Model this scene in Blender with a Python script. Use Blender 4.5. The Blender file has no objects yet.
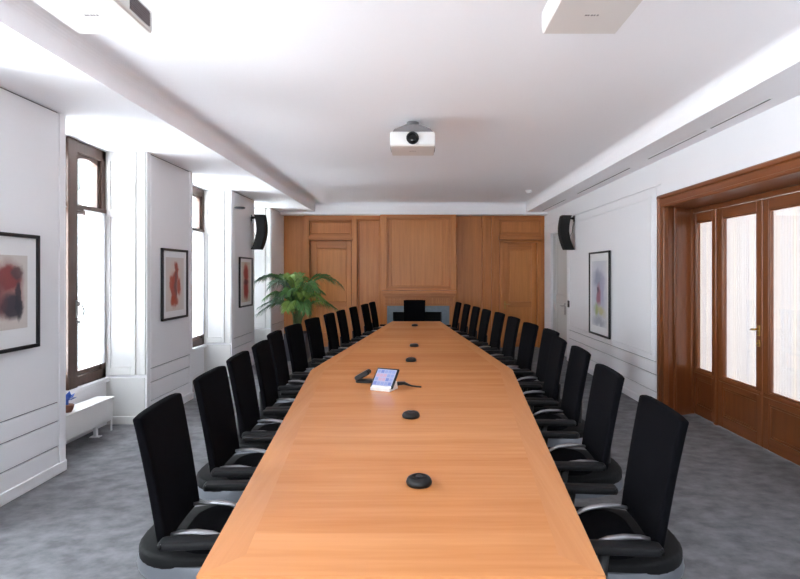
import bpy, bmesh, math, random
from mathutils import Vector, Matrix
random.seed(7)
S = bpy.context.scene
COL = S.collection
PI = math.pi
def R(a): return math.radians(a)

# ------------------------------------------------------------------ materials
def lin(c):
    return tuple(((v/255.0)/12.92 if v/255.0 <= 0.04045 else ((v/255.0+0.055)/1.055)**2.4) for v in c) + (1.0,)

def new_mat(name):
    m = bpy.data.materials.new(name); m.use_nodes = True
    nt = m.node_tree
    for n in list(nt.nodes): nt.nodes.remove(n)
    out = nt.nodes.new('ShaderNodeOutputMaterial')
    return m, nt, out

def N(nt, typ, **kw):
    n = nt.nodes.new(typ)
    for k, v in kw.items():
        if k in n.inputs.keys(): n.inputs[k].default_value = v
        else: setattr(n, k, v)
    return n

def plain(name, col, rough=0.5, metal=0.0, noise=0.0, nscale=40, bump=0.0, spec=0.5):
    m, nt, out = new_mat(name)
    p = N(nt, 'ShaderNodeBsdfPrincipled')
    p.inputs['Roughness'].default_value = rough
    p.inputs['Metallic'].default_value = metal
    p.inputs['Specular IOR Level'].default_value = spec
    nt.links.new(p.outputs[0], out.inputs[0])
    tc = N(nt, 'ShaderNodeTexCoord')
    nz = N(nt, 'ShaderNodeTexNoise'); nz.inputs['Scale'].default_value = nscale; nz.inputs['Detail'].default_value = 3
    nt.links.new(tc.outputs['Object'], nz.inputs['Vector'])
    c = lin(col)
    mx = N(nt, 'ShaderNodeMix', data_type='RGBA')
    mx.inputs[6].default_value = tuple(max(0, v*(1-noise)) for v in c[:3]) + (1,)
    mx.inputs[7].default_value = tuple(min(1, v*(1+noise)) for v in c[:3]) + (1,)
    nt.links.new(nz.outputs['Fac'], mx.inputs[0])
    nt.links.new(mx.outputs[2], p.inputs['Base Color'])
    if bump:
        b = N(nt, 'ShaderNodeBump'); b.inputs['Strength'].default_value = bump; b.inputs['Distance'].default_value = 0.004
        nt.links.new(nz.outputs['Fac'], b.inputs['Height']); nt.links.new(b.outputs[0], p.inputs['Normal'])
    return m

def wood(name, light, dark, stretch=(12, 12, 0.7), rough=0.35, streak=0.5, block=None, coat=0.0):
    """veneer: noise squeezed across the grain, plus faint leaf-to-leaf steps"""
    m, nt, out = new_mat(name)
    p = N(nt, 'ShaderNodeBsdfPrincipled'); p.inputs['Roughness'].default_value = rough
    p.inputs['Coat Weight'].default_value = coat; p.inputs['Coat Roughness'].default_value = 0.12
    nt.links.new(p.outputs[0], out.inputs[0])
    tc = N(nt, 'ShaderNodeTexCoord')
    mp = N(nt, 'ShaderNodeMapping'); mp.inputs['Scale'].default_value = stretch
    nt.links.new(tc.outputs['Object'], mp.inputs['Vector'])
    n1 = N(nt, 'ShaderNodeTexNoise'); n1.inputs['Scale'].default_value = 1.0; n1.inputs['Detail'].default_value = 4; n1.inputs['Roughness'].default_value = 0.55
    nt.links.new(mp.outputs[0], n1.inputs['Vector'])
    mp2 = N(nt, 'ShaderNodeMapping'); mp2.inputs['Scale'].default_value = tuple(s*6 for s in stretch)
    nt.links.new(tc.outputs['Object'], mp2.inputs['Vector'])
    n2 = N(nt, 'ShaderNodeTexNoise'); n2.inputs['Scale'].default_value = 1.0; n2.inputs['Detail'].default_value = 2
    nt.links.new(mp2.outputs[0], n2.inputs['Vector'])
    a = N(nt, 'ShaderNodeMath', operation='MULTIPLY'); a.inputs[1].default_value = 0.3
    nt.links.new(n2.outputs['Fac'], a.inputs[0])
    b = N(nt, 'ShaderNodeMath', operation='MULTIPLY_ADD'); b.inputs[1].default_value = 0.7
    nt.links.new(n1.outputs['Fac'], b.inputs[0]); nt.links.new(a.outputs[0], b.inputs[2])
    fac = b
    if block:
        sx = N(nt, 'ShaderNodeSeparateXYZ'); nt.links.new(tc.outputs['Object'], sx.inputs[0])
        d = N(nt, 'ShaderNodeMath', operation='DIVIDE'); d.inputs[1].default_value = block[1]
        nt.links.new(sx.outputs[block[0]], d.inputs[0])
        fl = N(nt, 'ShaderNodeMath', operation='FLOOR'); nt.links.new(d.outputs[0], fl.inputs[0])
        wn = N(nt, 'ShaderNodeTexWhiteNoise', noise_dimensions='1D'); nt.links.new(fl.outputs[0], wn.inputs['W'])
        ad = N(nt, 'ShaderNodeMath', operation='MULTIPLY_ADD'); ad.inputs[1].default_value = block[2]
        nt.links.new(wn.outputs['Value'], ad.inputs[0]); nt.links.new(b.outputs[0], ad.inputs[2])
        fac = N(nt, 'ShaderNodeMath', operation='SUBTRACT'); fac.inputs[1].default_value = block[2]*0.5
        nt.links.new(ad.outputs[0], fac.inputs[0])
    mr = N(nt, 'ShaderNodeMapRange'); mr.inputs['From Min'].default_value = 0.5-streak*0.5; mr.inputs['From Max'].default_value = 0.5+streak*0.5
    nt.links.new(fac.outputs[0], mr.inputs['Value'])
    mx = N(nt, 'ShaderNodeMix', data_type='RGBA'); mx.inputs[6].default_value = lin(dark); mx.inputs[7].default_value = lin(light)
    nt.links.new(mr.outputs[0], mx.inputs[0]); nt.links.new(mx.outputs[2], p.inputs['Base Color'])
    return m

def translucent(name, col, trans, rough_mix=0.5):
    m, nt, out = new_mat(name)
    d = N(nt, 'ShaderNodeBsdfDiffuse'); d.inputs['Color'].default_value = lin(col)
    t = N(nt, 'ShaderNodeBsdfTranslucent'); t.inputs['Color'].default_value = trans
    ad = N(nt, 'ShaderNodeMixShader'); ad.inputs[0].default_value = rough_mix
    nt.links.new(d.outputs[0], ad.inputs[1]); nt.links.new(t.outputs[0], ad.inputs[2]); nt.links.new(ad.outputs[0], out.inputs[0])
    return m

def striped_curtain(name, tr1, tr2):
    m, nt, out = new_mat(name)
    tc = N(nt, 'ShaderNodeTexCoord'); mp = N(nt, 'ShaderNodeMapping'); mp.inputs['Scale'].default_value = (0, 14, 0)
    nt.links.new(tc.outputs['Object'], mp.inputs[0])
    nz = N(nt, 'ShaderNodeTexNoise'); nz.inputs['Scale'].default_value = 1.0; nz.inputs['Detail'].default_value = 1
    nt.links.new(mp.outputs[0], nz.inputs['Vector'])
    mr = N(nt, 'ShaderNodeMapRange'); mr.inputs['From Min'].default_value = 0.4; mr.inputs['From Max'].default_value = 0.68
    nt.links.new(nz.outputs['Fac'], mr.inputs['Value'])
    mx = N(nt, 'ShaderNodeMix', data_type='RGBA'); mx.inputs[6].default_value = tr1; mx.inputs[7].default_value = tr2
    nt.links.new(mr.outputs[0], mx.inputs[0])
    d = N(nt, 'ShaderNodeBsdfDiffuse'); d.inputs['Color'].default_value = lin((232, 226, 226))
    t = N(nt, 'ShaderNodeBsdfTranslucent'); nt.links.new(mx.outputs[2], t.inputs['Color'])
    ad = N(nt, 'ShaderNodeMixShader'); ad.inputs[0].default_value = 0.5
    nt.links.new(d.outputs[0], ad.inputs[1]); nt.links.new(t.outputs[0], ad.inputs[2]); nt.links.new(ad.outputs[0], out.inputs[0])
    return m

def glassy(name, gloss=0.07, tint=(0.95, 0.97, 0.97, 1)):
    m, nt, out = new_mat(name)
    t = N(nt, 'ShaderNodeBsdfTransparent'); t.inputs[0].default_value = tint
    g = N(nt, 'ShaderNodeBsdfGlossy'); g.inputs['Roughness'].default_value = 0.02
    mx = N(nt, 'ShaderNodeMixShader'); mx.inputs[0].default_value = gloss
    nt.links.new(t.outputs[0], mx.inputs[1]); nt.links.new(g.outputs[0], mx.inputs[2]); nt.links.new(mx.outputs[0], out.inputs[0])
    return m

def emissive(name, col, st=1.0):
    m, nt, out = new_mat(name)
    e = N(nt, 'ShaderNodeEmission'); e.inputs[0].default_value = lin(col); e.inputs[1].default_value = st
    nt.links.new(e.outputs[0], out.inputs[0])
    return m

def carpet(name):
    m, nt, out = new_mat(name)
    p = N(nt, 'ShaderNodeBsdfPrincipled'); p.inputs['Roughness'].default_value = 0.95; p.inputs['Specular IOR Level'].default_value = 0.15
    nt.links.new(p.outputs[0], out.inputs[0])
    tc = N(nt, 'ShaderNodeTexCoord')
    mp = N(nt, 'ShaderNodeMapping'); mp.inputs['Scale'].default_value = (3.2, 4.2, 1)
    nt.links.new(tc.outputs['Object'], mp.inputs[0])
    n1 = N(nt, 'ShaderNodeTexNoise'); n1.inputs['Scale'].default_value = 2.0; n1.inputs['Detail'].default_value = 6; n1.inputs['Roughness'].default_value = 0.6
    nt.links.new(mp.outputs[0], n1.inputs['Vector'])
    n2 = N(nt, 'ShaderNodeTexNoise'); n2.inputs['Scale'].default_value = 160; n2.inputs['Detail'].default_value = 2
    nt.links.new(tc.outputs['Object'], n2.inputs['Vector'])
    cr = N(nt, 'ShaderNodeValToRGB')
    cr.color_ramp.elements[0].position = 0.36; cr.color_ramp.elements[0].color = lin((101, 101, 104))
    cr.color_ramp.elements[1].position = 0.64; cr.color_ramp.elements[1].color = lin((129, 129, 132))
    nt.links.new(n1.outputs['Fac'], cr.inputs[0]); nt.links.new(cr.outputs[0], p.inputs['Base Color'])
    b = N(nt, 'ShaderNodeBump'); b.inputs['Strength'].default_value = 0.4; b.inputs['Distance'].default_value = 0.003
    nt.links.new(n2.outputs['Fac'], b.inputs['Height']); nt.links.new(b.outputs[0], p.inputs['Normal'])
    return m

def art(name, ground, blobs, distort=0.06, nscale=9.0):
    """paper with loose painted blotches; blobs = (cx, cz, rx, rz, colour, softness, strength), in metres from the sheet's centre.
    the sheet lies in its own x (right) / z (up) plane"""
    m, nt, out = new_mat(name)
    p = N(nt, 'ShaderNodeBsdfPrincipled'); p.inputs['Roughness'].default_value = 0.75
    nt.links.new(p.outputs[0], out.inputs[0])
    tc = N(nt, 'ShaderNodeTexCoord')
    nz = N(nt, 'ShaderNodeTexNoise'); nz.inputs['Scale'].default_value = nscale; nz.inputs['Detail'].default_value = 4
    nt.links.new(tc.outputs['Object'], nz.inputs['Vector'])
    sb = N(nt, 'ShaderNodeVectorMath', operation='SUBTRACT'); sb.inputs[1].default_value = (.5, .5, .5)
    nt.links.new(nz.outputs['Color'], sb.inputs[0])
    sc = N(nt, 'ShaderNodeVectorMath', operation='SCALE'); sc.inputs['Scale'].default_value = distort*2
    nt.links.new(sb.outputs[0], sc.inputs[0])
    ad = N(nt, 'ShaderNodeVectorMath', operation='ADD')
    nt.links.new(tc.outputs['Object'], ad.inputs[0]); nt.links.new(sc.outputs[0], ad.inputs[1])
    rgb = N(nt, 'ShaderNodeRGB'); rgb.outputs[0].default_value = lin(ground)
    cur = rgb.outputs[0]
    for (cx, cz, rx, rz, col, soft, stg) in blobs:
        mp = N(nt, 'ShaderNodeMapping', vector_type='POINT')
        mp.inputs['Location'].default_value = (-cx/rx, 0, -cz/rz); mp.inputs['Scale'].default_value = (1/rx, 0, 1/rz)
        nt.links.new(ad.outputs[0], mp.inputs['Vector'])
        ln = N(nt, 'ShaderNodeVectorMath', operation='LENGTH'); nt.links.new(mp.outputs[0], ln.inputs[0])
        mr = N(nt, 'ShaderNodeMapRange'); mr.inputs['From Min'].default_value = 1.0+soft; mr.inputs['From Max'].default_value = 1.0-soft
        mr.inputs['To Max'].default_value = stg
        nt.links.new(ln.outputs['Value'], mr.inputs['Value'])
        mx = N(nt, 'ShaderNodeMix', data_type='RGBA'); mx.inputs[7].default_value = lin(col)
        nt.links.new(mr.outputs[0], mx.inputs[0]); nt.links.new(cur, mx.inputs[6]); cur = mx.outputs[2]
    nt.links.new(cur, p.inputs['Base Color'])
    return m

M = {}
M['wall'] = plain('white_wall_paint', (241, 240, 242), 0.55, noise=0.01)
M['ceiling'] = plain('white_ceiling_paint', (250, 248, 250), 0.8, noise=0.008)
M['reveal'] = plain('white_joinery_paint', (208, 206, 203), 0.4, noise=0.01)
M['gap'] = plain('shadow_gap_grey', (120, 118, 122), 0.8)
M['carpet'] = carpet('grey_mottled_carpet')
M['panel_wood'] = wood('oak_wall_panelling', (208, 136, 70), (172, 102, 44), (22, 22, 1.1), 0.38, 0.55, ('X', 0.62, 0.12))
M['panel_wood_h'] = wood('oak_rail', (200, 128, 66), (164, 95, 41), (1.1, 22, 22), 0.38, 0.55)
M['door_wood'] = wood('oak_door_leaf', (214, 142, 74), (178, 108, 48), (20, 20, 0.9), 0.36, 0.55)
M['red_wood'] = wood('brown_door_timber', (142, 82, 43), (102, 55, 27), (18, 18, 0.9), 0.3, 0.6)
M['red_wood_y'] = wood('brown_door_timber_lengthwise', (144, 84, 46), (104, 57, 30), (18, 0.9, 18), 0.3, 0.6)
M['dark_wood'] = wood('dark_brown_window_timber', (96, 70, 58), (66, 46, 38), (25, 25, 1.2), 0.4, 0.6)
M['table_x'] = wood('cherry_veneer_across', (220, 150, 94), (194, 121, 67), (0.5, 7.5, 7.5), 0.24, 0.46, ('Y', 0.44, 0.12))
M['table_y'] = wood('cherry_veneer_lengthwise', (215, 147, 93), (196, 126, 75), (16, 0.6, 16), 0.27, 0.6)
M['black_fabric'] = plain('black_fabric', (9, 9, 13), 0.9, noise=0.15, nscale=300, bump=0.2, spec=0.06)
M['black_plastic'] = plain('black_plastic', (16, 16, 18), 0.42, spec=0.35)
M['black_soft'] = plain('soft_black_pad', (19, 19, 22), 0.6, spec=0.25)
M['matte_black'] = plain('matte_black_shell', (8, 8, 10), 0.7, spec=0.2)
M['dark_metal'] = plain('dark_grey_metal', (58, 58, 62), 0.35, 0.6)
M['alu'] = plain('polished_aluminium', (170, 170, 174), 0.28, 0.85)
M['grey_rim'] = plain('silver_grey_plastic', (122, 125, 132), 0.3, 0.6)
M['frame_black'] = plain('black_picture_frame', (28, 27, 30), 0.4)
M['mat_board'] = plain('white_mat_board', (233, 232, 232), 0.8)
M['white_plastic'] = plain('white_plastic', (232, 231, 229), 0.4)
M['beige_plastic'] = plain('pale_warm_white_plastic', (222, 214, 208), 0.45)
M['grey_grille'] = plain('grey_grille', (120, 110, 112), 0.5)
M['vent_dark'] = plain('dark_slot', (70, 68, 74), 0.6)
M['mount_grey'] = plain('mid_grey_metal', (126, 122, 124), 0.4, 0.3)
M['lens'] = plain('lens_glass_black', (8, 8, 10), 0.08)
M['brass'] = plain('brass', (190, 150, 84), 0.3, 0.9)
M['steel'] = plain('brushed_steel', (170, 168, 168), 0.35, 0.9)
M['marble'] = plain('blue_grey_marble', (118, 130, 140), 0.3, noise=0.25, nscale=18)
M['soot'] = plain('black_firebox', (16, 16, 18), 0.8)
M['pot'] = plain('dark_slate_planter', (62, 62, 70), 0.5)
M['soil'] = plain('dark_soil', (48, 38, 30), 0.95, noise=0.3)
M['leaf'] = plain('palm_green', (84, 128, 66), 0.45, noise=0.45, nscale=9)
M['leaf_light'] = plain('fresh_palm_green', (128, 160, 76), 0.45, noise=0.4, nscale=9)
M['leaf_dark'] = plain('dull_palm_green', (78, 108, 84), 0.45, noise=0.4, nscale=9)  # duller, greyer green for some of the fronds
M['stem'] = plain('palm_stem', (92, 108, 62), 0.6)
M['blue'] = plain('bright_blue_petal', (70, 112, 200), 0.5, noise=0.3, nscale=60)
M['brown'] = plain('red_brown_pot', (134, 84, 64), 0.6, noise=0.2)
M['glass'] = glassy('window_glass')
M['voile'] = translucent('white_voile', (238, 238, 242), (0.70, 0.70, 0.73, 1), 0.5)
M['voile_door'] = striped_curtain('pleated_voile', (0.060, 0.0525, 0.053, 1), (0.080, 0.064, 0.052, 1))
M['stone'] = plain('grey_stone_facade', (26, 27, 25), 0.9, noise=0.1, nscale=0.5)
M['stone_light'] = plain('pale_stone_trim', (38, 38, 36), 0.9)
M['shade_window'] = plain('dull_facade_window', (20, 21, 20), 0.5)
M['screen'] = emissive('screen_lilac', (196, 202, 240), 0.36)
M['screen_blue'] = emissive('screen_blue', (168, 182, 236), 0.36)
M['screen_pink'] = emissive('screen_pink', (222, 186, 216), 0.36)
M['screen_deep'] = emissive('screen_deep_blue', (140, 158, 226), 0.36)

# ------------------------------------------------------------------ mesh helpers
class MB:
    def __init__(s): s.bm = bmesh.new(); s.mi = 0
    def _mark(s, before, smooth=False):
        for f in s.bm.faces:
            if f not in before: f.material_index = s.mi; f.smooth = smooth
    def faces_before(s): return set(s.bm.faces)
    def box(s, x0, x1, y0, y1, z0, z1, bev=0.0, mi=None, seg=1, mat=None):
        bm2 = bmesh.new()
        r = bmesh.ops.create_cube(bm2, size=1.0)
        for v in bm2.verts:
            v.co = Vector(((x0+x1)/2+v.co.x*(x1-x0), (y0+y1)/2+v.co.y*(y1-y0), (z0+z1)/2+v.co.z*(z1-z0)))
        if bev > 0:
            bmesh.ops.bevel(bm2, geom=list(bm2.edges), offset=bev, segments=seg, profile=0.5, affect='EDGES')
        s.merge(bm2, mat, mi, smooth=seg > 1)
        return s
    def merge(s, bm2, mat=None, mi=None, smooth=None):
        bmesh.ops.recalc_face_normals(bm2, faces=list(bm2.faces))
        vm = {}
        for v in bm2.verts:
            co = v.co.copy()
            vm[v] = s.bm.verts.new(mat @ co if mat else co)
        for f in bm2.faces:
            try: nf = s.bm.faces.new([vm[v] for v in f.verts])
            except ValueError: continue
            nf.material_index = s.mi if mi is None else mi
            nf.smooth = f.smooth if smooth is None else smooth
        bm2.free()
    def poly(s, pts, mi=None, smooth=False):
        f = s.bm.faces.new([s.bm.verts.new(Vector(p)) for p in pts]); f.material_index = s.mi if mi is None else mi; f.smooth = smooth
        return s
    def prism(s, pts, axis, a, b, mi=None, bev=0.0, seg=1, mat=None):
        """pts: 2-D outline; axis 'x','y','z' is the extrusion axis from a to b"""
        bm2 = bmesh.new()
        def P(u, v, w):
            return {'x': (w, u, v), 'y': (u, w, v), 'z': (u, v, w)}[axis]
        va = [bm2.verts.new(P(u, v, a)) for u, v in pts]; vb = [bm2.verts.new(P(u, v, b)) for u, v in pts]
        n = len(pts)
        bm2.faces.new(va); bm2.faces.new(list(reversed(vb)))
        for i in range(n): bm2.faces.new([va[i], va[(i+1) % n], vb[(i+1) % n], vb[i]])
        bmesh.ops.recalc_face_normals(bm2, faces=list(bm2.faces))
        if bev > 0:
            bmesh.ops.bevel(bm2, geom=list(bm2.edges), offset=bev, segments=seg, profile=0.5, affect='EDGES')
        s.merge(bm2, mat, mi, smooth=seg > 1)
        return s
    def lathe(s, prof, center=(0, 0, 0), seg=24, mi=None, mat=None, sx=1.0, sy=1.0):
        bm2 = bmesh.new(); rings = []
        for r, z in prof:
            if r < 1e-5: rings.append([bm2.verts.new((center[0], center[1], center[2]+z))])
            else: rings.append([bm2.verts.new((center[0]+r*sx*math.cos(2*PI*k/seg), center[1]+r*sy*math.sin(2*PI*k/seg), center[2]+z)) for k in range(seg)])
        for a, b in zip(rings, rings[1:]):
            for k in range(seg):
                k2 = (k+1) % seg
                vs = []
                for v in (a[k % len(a)], a[k2 % len(a)], b[k2 % len(b)], b[k % len(b)]):
                    if v not in vs: vs.append(v)
                if len(vs) >= 3: bm2.faces.new(vs)
        if len(rings[0]) > 1: bm2.faces.new(rings[0])
        if len(rings[-1]) > 1: bm2.faces.new(list(reversed(rings[-1])))
        s.merge(bm2, mat, mi, smooth=True)
        return s
    def tube(s, pts, rad, seg=8, mi=None, flat=1.0, mat=None):
        """rad: number or list; flat squeezes the second radius"""
        bm2 = bmesh.new(); pts = [Vector(p) for p in pts]; rings = []
        n = len(pts); rads = rad if isinstance(rad, (list, tuple)) else [rad]*n
        up = Vector((0, 0, 1))
        for i, p in enumerate(pts):
            t = (pts[min(i+1, n-1)]-pts[max(i-1, 0)]).normalized()
            ref = up if abs(t.dot(up)) < 0.95 else Vector((0, 1, 0))
            u = t.cross(ref).normalized(); w = u.cross(t).normalized()
            rings.append([bm2.verts.new(p+(u*math.cos(2*PI*k/seg)+w*math.sin(2*PI*k/seg)*flat)*rads[i]) for k in range(seg)])
        for a, b in zip(rings, rings[1:]):
            for k in range(seg): bm2.faces.new([a[k], a[(k+1) % seg], b[(k+1) % seg], b[k]])
        bm2.faces.new(rings[0]); bm2.faces.new(list(reversed(rings[-1])))
        s.merge(bm2, mat, mi, smooth=True)
        return s
    def build(s, name, mats, parent=None, loc=None):
        me = bpy.data.meshes.new(name); s.bm.to_mesh(me); s.bm.free()
        if not isinstance(mats, (list, tuple)): mats = [mats]
        for m in mats: me.materials.append(m)
        o = bpy.data.objects.new(name, me); COL.objects.link(o)
        if parent is not None: o.parent = parent
        if loc is not None: o.location = loc
        return o

def auto_smooth(o, ang=40):
    for p in o.data.polygons: p.use_smooth = True
    try: o.data.set_sharp_from_angle(angle=R(ang))
    except Exception: pass
    return o
def subsurf(o, lv=1):
    md = o.modifiers.new('sub', 'SUBSURF'); md.levels = lv; md.render_levels = lv; return o

def thing(name, label, cat, loc=(0, 0, 0), rz=0.0, group=None):
    o = bpy.data.objects.new(name, None); COL.objects.link(o)
    o.location = loc; o.rotation_euler = (0, 0, rz); o.empty_display_size = 0.1
    o['label'] = label; o['category'] = cat
    if group: o['group'] = group
    return o
def tag(o, label, cat, group=None, kind=None):
    o['label'] = label; o['category'] = cat
    if group: o['group'] = group
    if kind: o['kind'] = kind
    return o
def struct(o): o['kind'] = 'structure'; return o
def dup(root, loc, rz, label=None, group=None):
    r = root.copy(); COL.objects.link(r); r.location = loc; r.rotation_euler = (0, 0, rz)
    if label: r['label'] = label
    if group: r['group'] = group
    for ch in list(root.children):
        c = ch.copy(); COL.objects.link(c); c.parent = r
        for g in list(ch.children):
            d = g.copy(); COL.objects.link(d); d.parent = c
    return r

# ------------------------------------------------------------------ dimensions (metres; camera stands at x=0, y=0, looking along +y)
EYE = 1.6
XL, XR = -2.85, 2.77           # wall faces
XW = -3.30                     # window plane
YF, YB = 11.58, -3.2           # far (panelled) wall, wall behind the camera
SOF, CEI = 2.885, 3.08         # soffit and ceiling heights
SL, SR = -2.13, 2.33           # soffit edges
SFY = 11.20                    # far soffit edge

# ------------------------------------------------------------------ floor, ceiling, soffits
struct(MB().box(-3.6, 3.5, YB-0.3, YF+0.3, -0.12, 0.0).build('floor', M['carpet']))
struct(MB().box(-3.6, 3.5, YB-0.3, YF+0.3, CEI, CEI+0.15).build('ceiling', M['ceiling']))

def soffit(name, xe, xw):
    """dropped side strip with a coved inner face; xe = edge, xw = outside"""
    sgn = 1 if xw > xe else -1
    r = 0.075
    pts = [(xw, SOF), (xe, SOF), (xe, SOF+0.022), (xe+sgn*0.012, SOF+0.026), (xe+sgn*0.012, CEI-r)]
    for k in range(1, 7):
        a = R(90)*k/6
        pts.append((xe+sgn*0.012-sgn*r*(1-math.cos(a)), CEI-r+r*math.sin(a)))
    pts.append((xw, CEI+0.02))
    m = MB().prism(pts, 'y', YB, YF+0.1)
    return struct(m.build(name, M['ceiling']))
soffit('trim_1', SL, -3.6)
soffit('trim_2', SR, 3.5)
fp = [(YF+0.1, SOF), (SFY, SOF), (SFY, SOF+0.022), (SFY+0.012, SOF+0.026), (SFY+0.012, CEI-0.075)]
for k in range(1, 7):
    a = R(90)*k/6; fp.append((SFY+0.012-0.075*(1-math.cos(a)), CEI-0.075+0.075*math.sin(a)))
fp.append((YF+0.1, CEI+0.02))
struct(MB().prism(fp, 'x', SL+0.01, SR-0.01).build('trim_3', M['ceiling']))

# ------------------------------------------------------------------ left wall: piers with panels, deep window recesses
REC = [(-3.0, -1.75), (-0.65, 0.65), (1.80, 3.12), (4.34, 5.65), (6.80, 8.26), (9.40, 10.50)]
def piers():
    ys = [YB-0.2]
    for a, b in REC: ys += [a, b]
    ys.append(YF+0.1)
    return [(ys[i], ys[i+1]) for i in range(0, len(ys), 2)]
w = MB()
BT = 0.022   # board thickness
for (a, b) in piers():
    w.box(-3.55, XL-BT, a, b, 0, SOF, mi=0)                       # core
    e = 0.085                                                     # corner posts
    p0 = a if a < YB else a+e; p1 = b if b > YF else b-e
    if a > YB: w.box(XL-BT-0.01, XL, a, a+e-0.008, 0, SOF, 0.003)
    if b < YF: w.box(XL-BT-0.01, XL, b-e+0.008, b, 0, SOF, 0.003)
    for z0, z1 in ((0.576, SOF-0.014), (0.426, 0.565), (0.226, 0.415), (0.0, 0.215)):
        w.box(XL-BT-0.01, XL, p0, p1, z0, z1, 0.003)
    w.box(XL-BT-0.01, XL-BT+0.004, p0-0.008 if a > YB else p0, p1+0.008 if b < YF else p1, 0.1, SOF, mi=2)
    w.box(XL-0.005, XL+0.012, a+0.002 if a > YB else a, b-0.002 if b < YF else b, 0, 0.085, 0.004)   # skirting
for (a, b) in REC:                                                # parapets under the windows and recess back
    w.box(-3.55, XW+0.02, a, b, 0, 0.50)
    w.box(XW-0.02, XW+0.06, a, b, 0.455, 0.50, 0.006)
    w.box(XW+0.01, XW+0.035, a, b, 0, 0.085, 0.004)
    for (yy, sg) in ((b, -1), (a, 1)):                            # panelled reveals (folded shutter boxes)
        y0, y1 = sorted((yy, yy+sg*0.018))
        def rv(x0, x1, z0, z1, t):
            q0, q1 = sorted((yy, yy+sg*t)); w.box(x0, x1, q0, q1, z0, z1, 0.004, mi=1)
        rv(XW+0.02, XL-0.02, 0.52, SOF, 0.006)
        rv(XW+0.02, XW+0.07, 0.52, SOF, 0.022); rv(XL-0.16, XL-0.115, 0.52, SOF, 0.022); rv(XL-0.06, XL-0.012, 0.52, SOF, 0.018)
        rv(XW+0.07, XL-0.16, 0.52, 0.60, 0.022); rv(XW+0.07, XL-0.16, 2.19, 2.27, 0.022); rv(XW+0.07, XL-0.16, 2.78, SOF, 0.022)
        rv(XW+0.02, XL-0.02, 0.0, 0.49, 0.012); rv(XW+0.02, XL-0.01, 0.0, 0.085, 0.024)
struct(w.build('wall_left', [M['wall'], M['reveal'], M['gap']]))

# ------------------------------------------------------------------ windows of the left wall
def window(idx, a, b):
    W0, W1, Z0, Z1 = a+0.01, b-0.01, 0.50, SOF-0.005
    c = (W0+W1)/2+0.06
    X0, X1 = XW-0.09, XW+0.0
    root = struct(MB().box(X0, X1+0.02, W0, W0+0.075, Z0, Z1, 0.006).box(X0, X1+0.02, W1-0.075, W1, Z0, Z1, 0.006)
        .box(X0, X1+0.02, W0, W1, Z0, Z0+0.10, 0.006).box(X0, X1+0.02, W0, W1, Z1-0.11, Z1, 0.006)
        .box(X0, X1+0.03, W0, W1, 2.21, 2.27, 0.006).box(X0, X1+0.05, c-0.07, c+0.07, Z0, Z1, 0.006)
        .build('window_%d' % idx, M['dark_wood']))
    for (s0, s1) in ((W0+0.075, c-0.07), (c+0.07, W1-0.075)):
        m = MB()
        for z0, z1 in ((Z0+0.10, 2.21),):
            m.box(X0+0.02, X1, s0, s0+0.035, z0, z1, 0.004).box(X0+0.02, X1, s1-0.035, s1, z0, z1, 0.004)
            m.box(X0+0.02, X1, s0, s1, z0, z0+0.045, 0.004).box(X0+0.02, X1, s0, s1, z1-0.035, z1, 0.004)
        m.box(X0+0.02, X1, s0, s0+0.03, 2.27, Z1-0.11, 0.004).box(X0+0.02, X1, s1-0.045, s1, 2.27, Z1-0.11, 0.004)
        # flat-arched head of the upper light
        top = [(s0, Z1-0.10)]
        for k in range(9):
            t = k/8; top.append((s0+(s1-s0)*t, Z1-0.145-0.05*(2*t-1)**2))
        top.append((s1, Z1-0.10))
        m.prism(top, 'x', X0+0.02, X1)
        m.build('sash', M['dark_wood'], root)
        MB().box(XW-0.052, XW-0.046, s0+0.02, s1-0.02, Z0+0.12, 2.20).build('pane', M['glass'], root)
        MB().box(XW-0.052, XW-0.046, s0+0.02, s1-0.02, 2.275, Z1-0.12).build('pane', M['glass'], root)
    h = MB(); c += 0.045
    h.box(XW+0.045, XW+0.062, c-0.014, c+0.014, 1.17, 1.34, 0.004)
    h.tube([(XW+0.06, c, 1.29), (XW+0.10, c+0.01, 1.29), (XW+0.105, c+0.03, 1.24), (XW+0.10, c+0.035, 1.19)], 0.010)
    h.lathe([(0.0, -0.02), (0.016, -0.012), (0.018, 0), (0.012, 0.014), (0, 0.02)], (XW+0.07, c, 1.31), 10)
    h.lathe([(0.0, -0.02), (0.014, -0.012), (0.016, 0), (0.010, 0.014), (0, 0.02)], (XW+0.07, c, 1.13), 10)
    h.build('window_handle', M['steel'], root)
    return root
wins = [window(i+1, a, b) for i, (a, b) in enumerate(REC)]
def voile(y0, y1, z0, z1, x, label, amp=0.006, waves=7):
    m = MB(); n = waves*8; cols = []
    for i in range(n+1):
        y = y0+(y1-y0)*i/n; dx = amp*math.sin(2*PI*waves*i/n)
        cols.append((m.bm.verts.new((x+dx, y, z0)), m.bm.verts.new((x+dx*0.6, y, z1))))
    for p, q in zip(cols, cols[1:]):
        f = m.bm.faces.new([p[0], q[0], q[1], p[1]]); f.smooth = True
    o = m.build('curtain', M['voile'])
    rod = MB().tube([(x, y0-0.02, z1+0.004), (x, y1+0.02, z1+0.004)], 0.006).build('rod', M['white_plastic'], o)
    return tag(o, label, 'curtain', 'white half curtains on the window sashes')
CL = ['window above the radiator', 'window between the two red paintings', 'window nearest the oak wall']
for i, (a, b) in enumerate(REC[3:]):
    c = (a+b)/2+0.06
    voile(c+0.21, b-0.045, 0.66, 2.215, XW+0.035, 'white half curtain on the far sash of the '+CL[i])
    voile(a+0.045, c-0.10, 0.66, 2.215, XW+0.035, 'white half curtain on the near sash of the '+CL[i])

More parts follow.
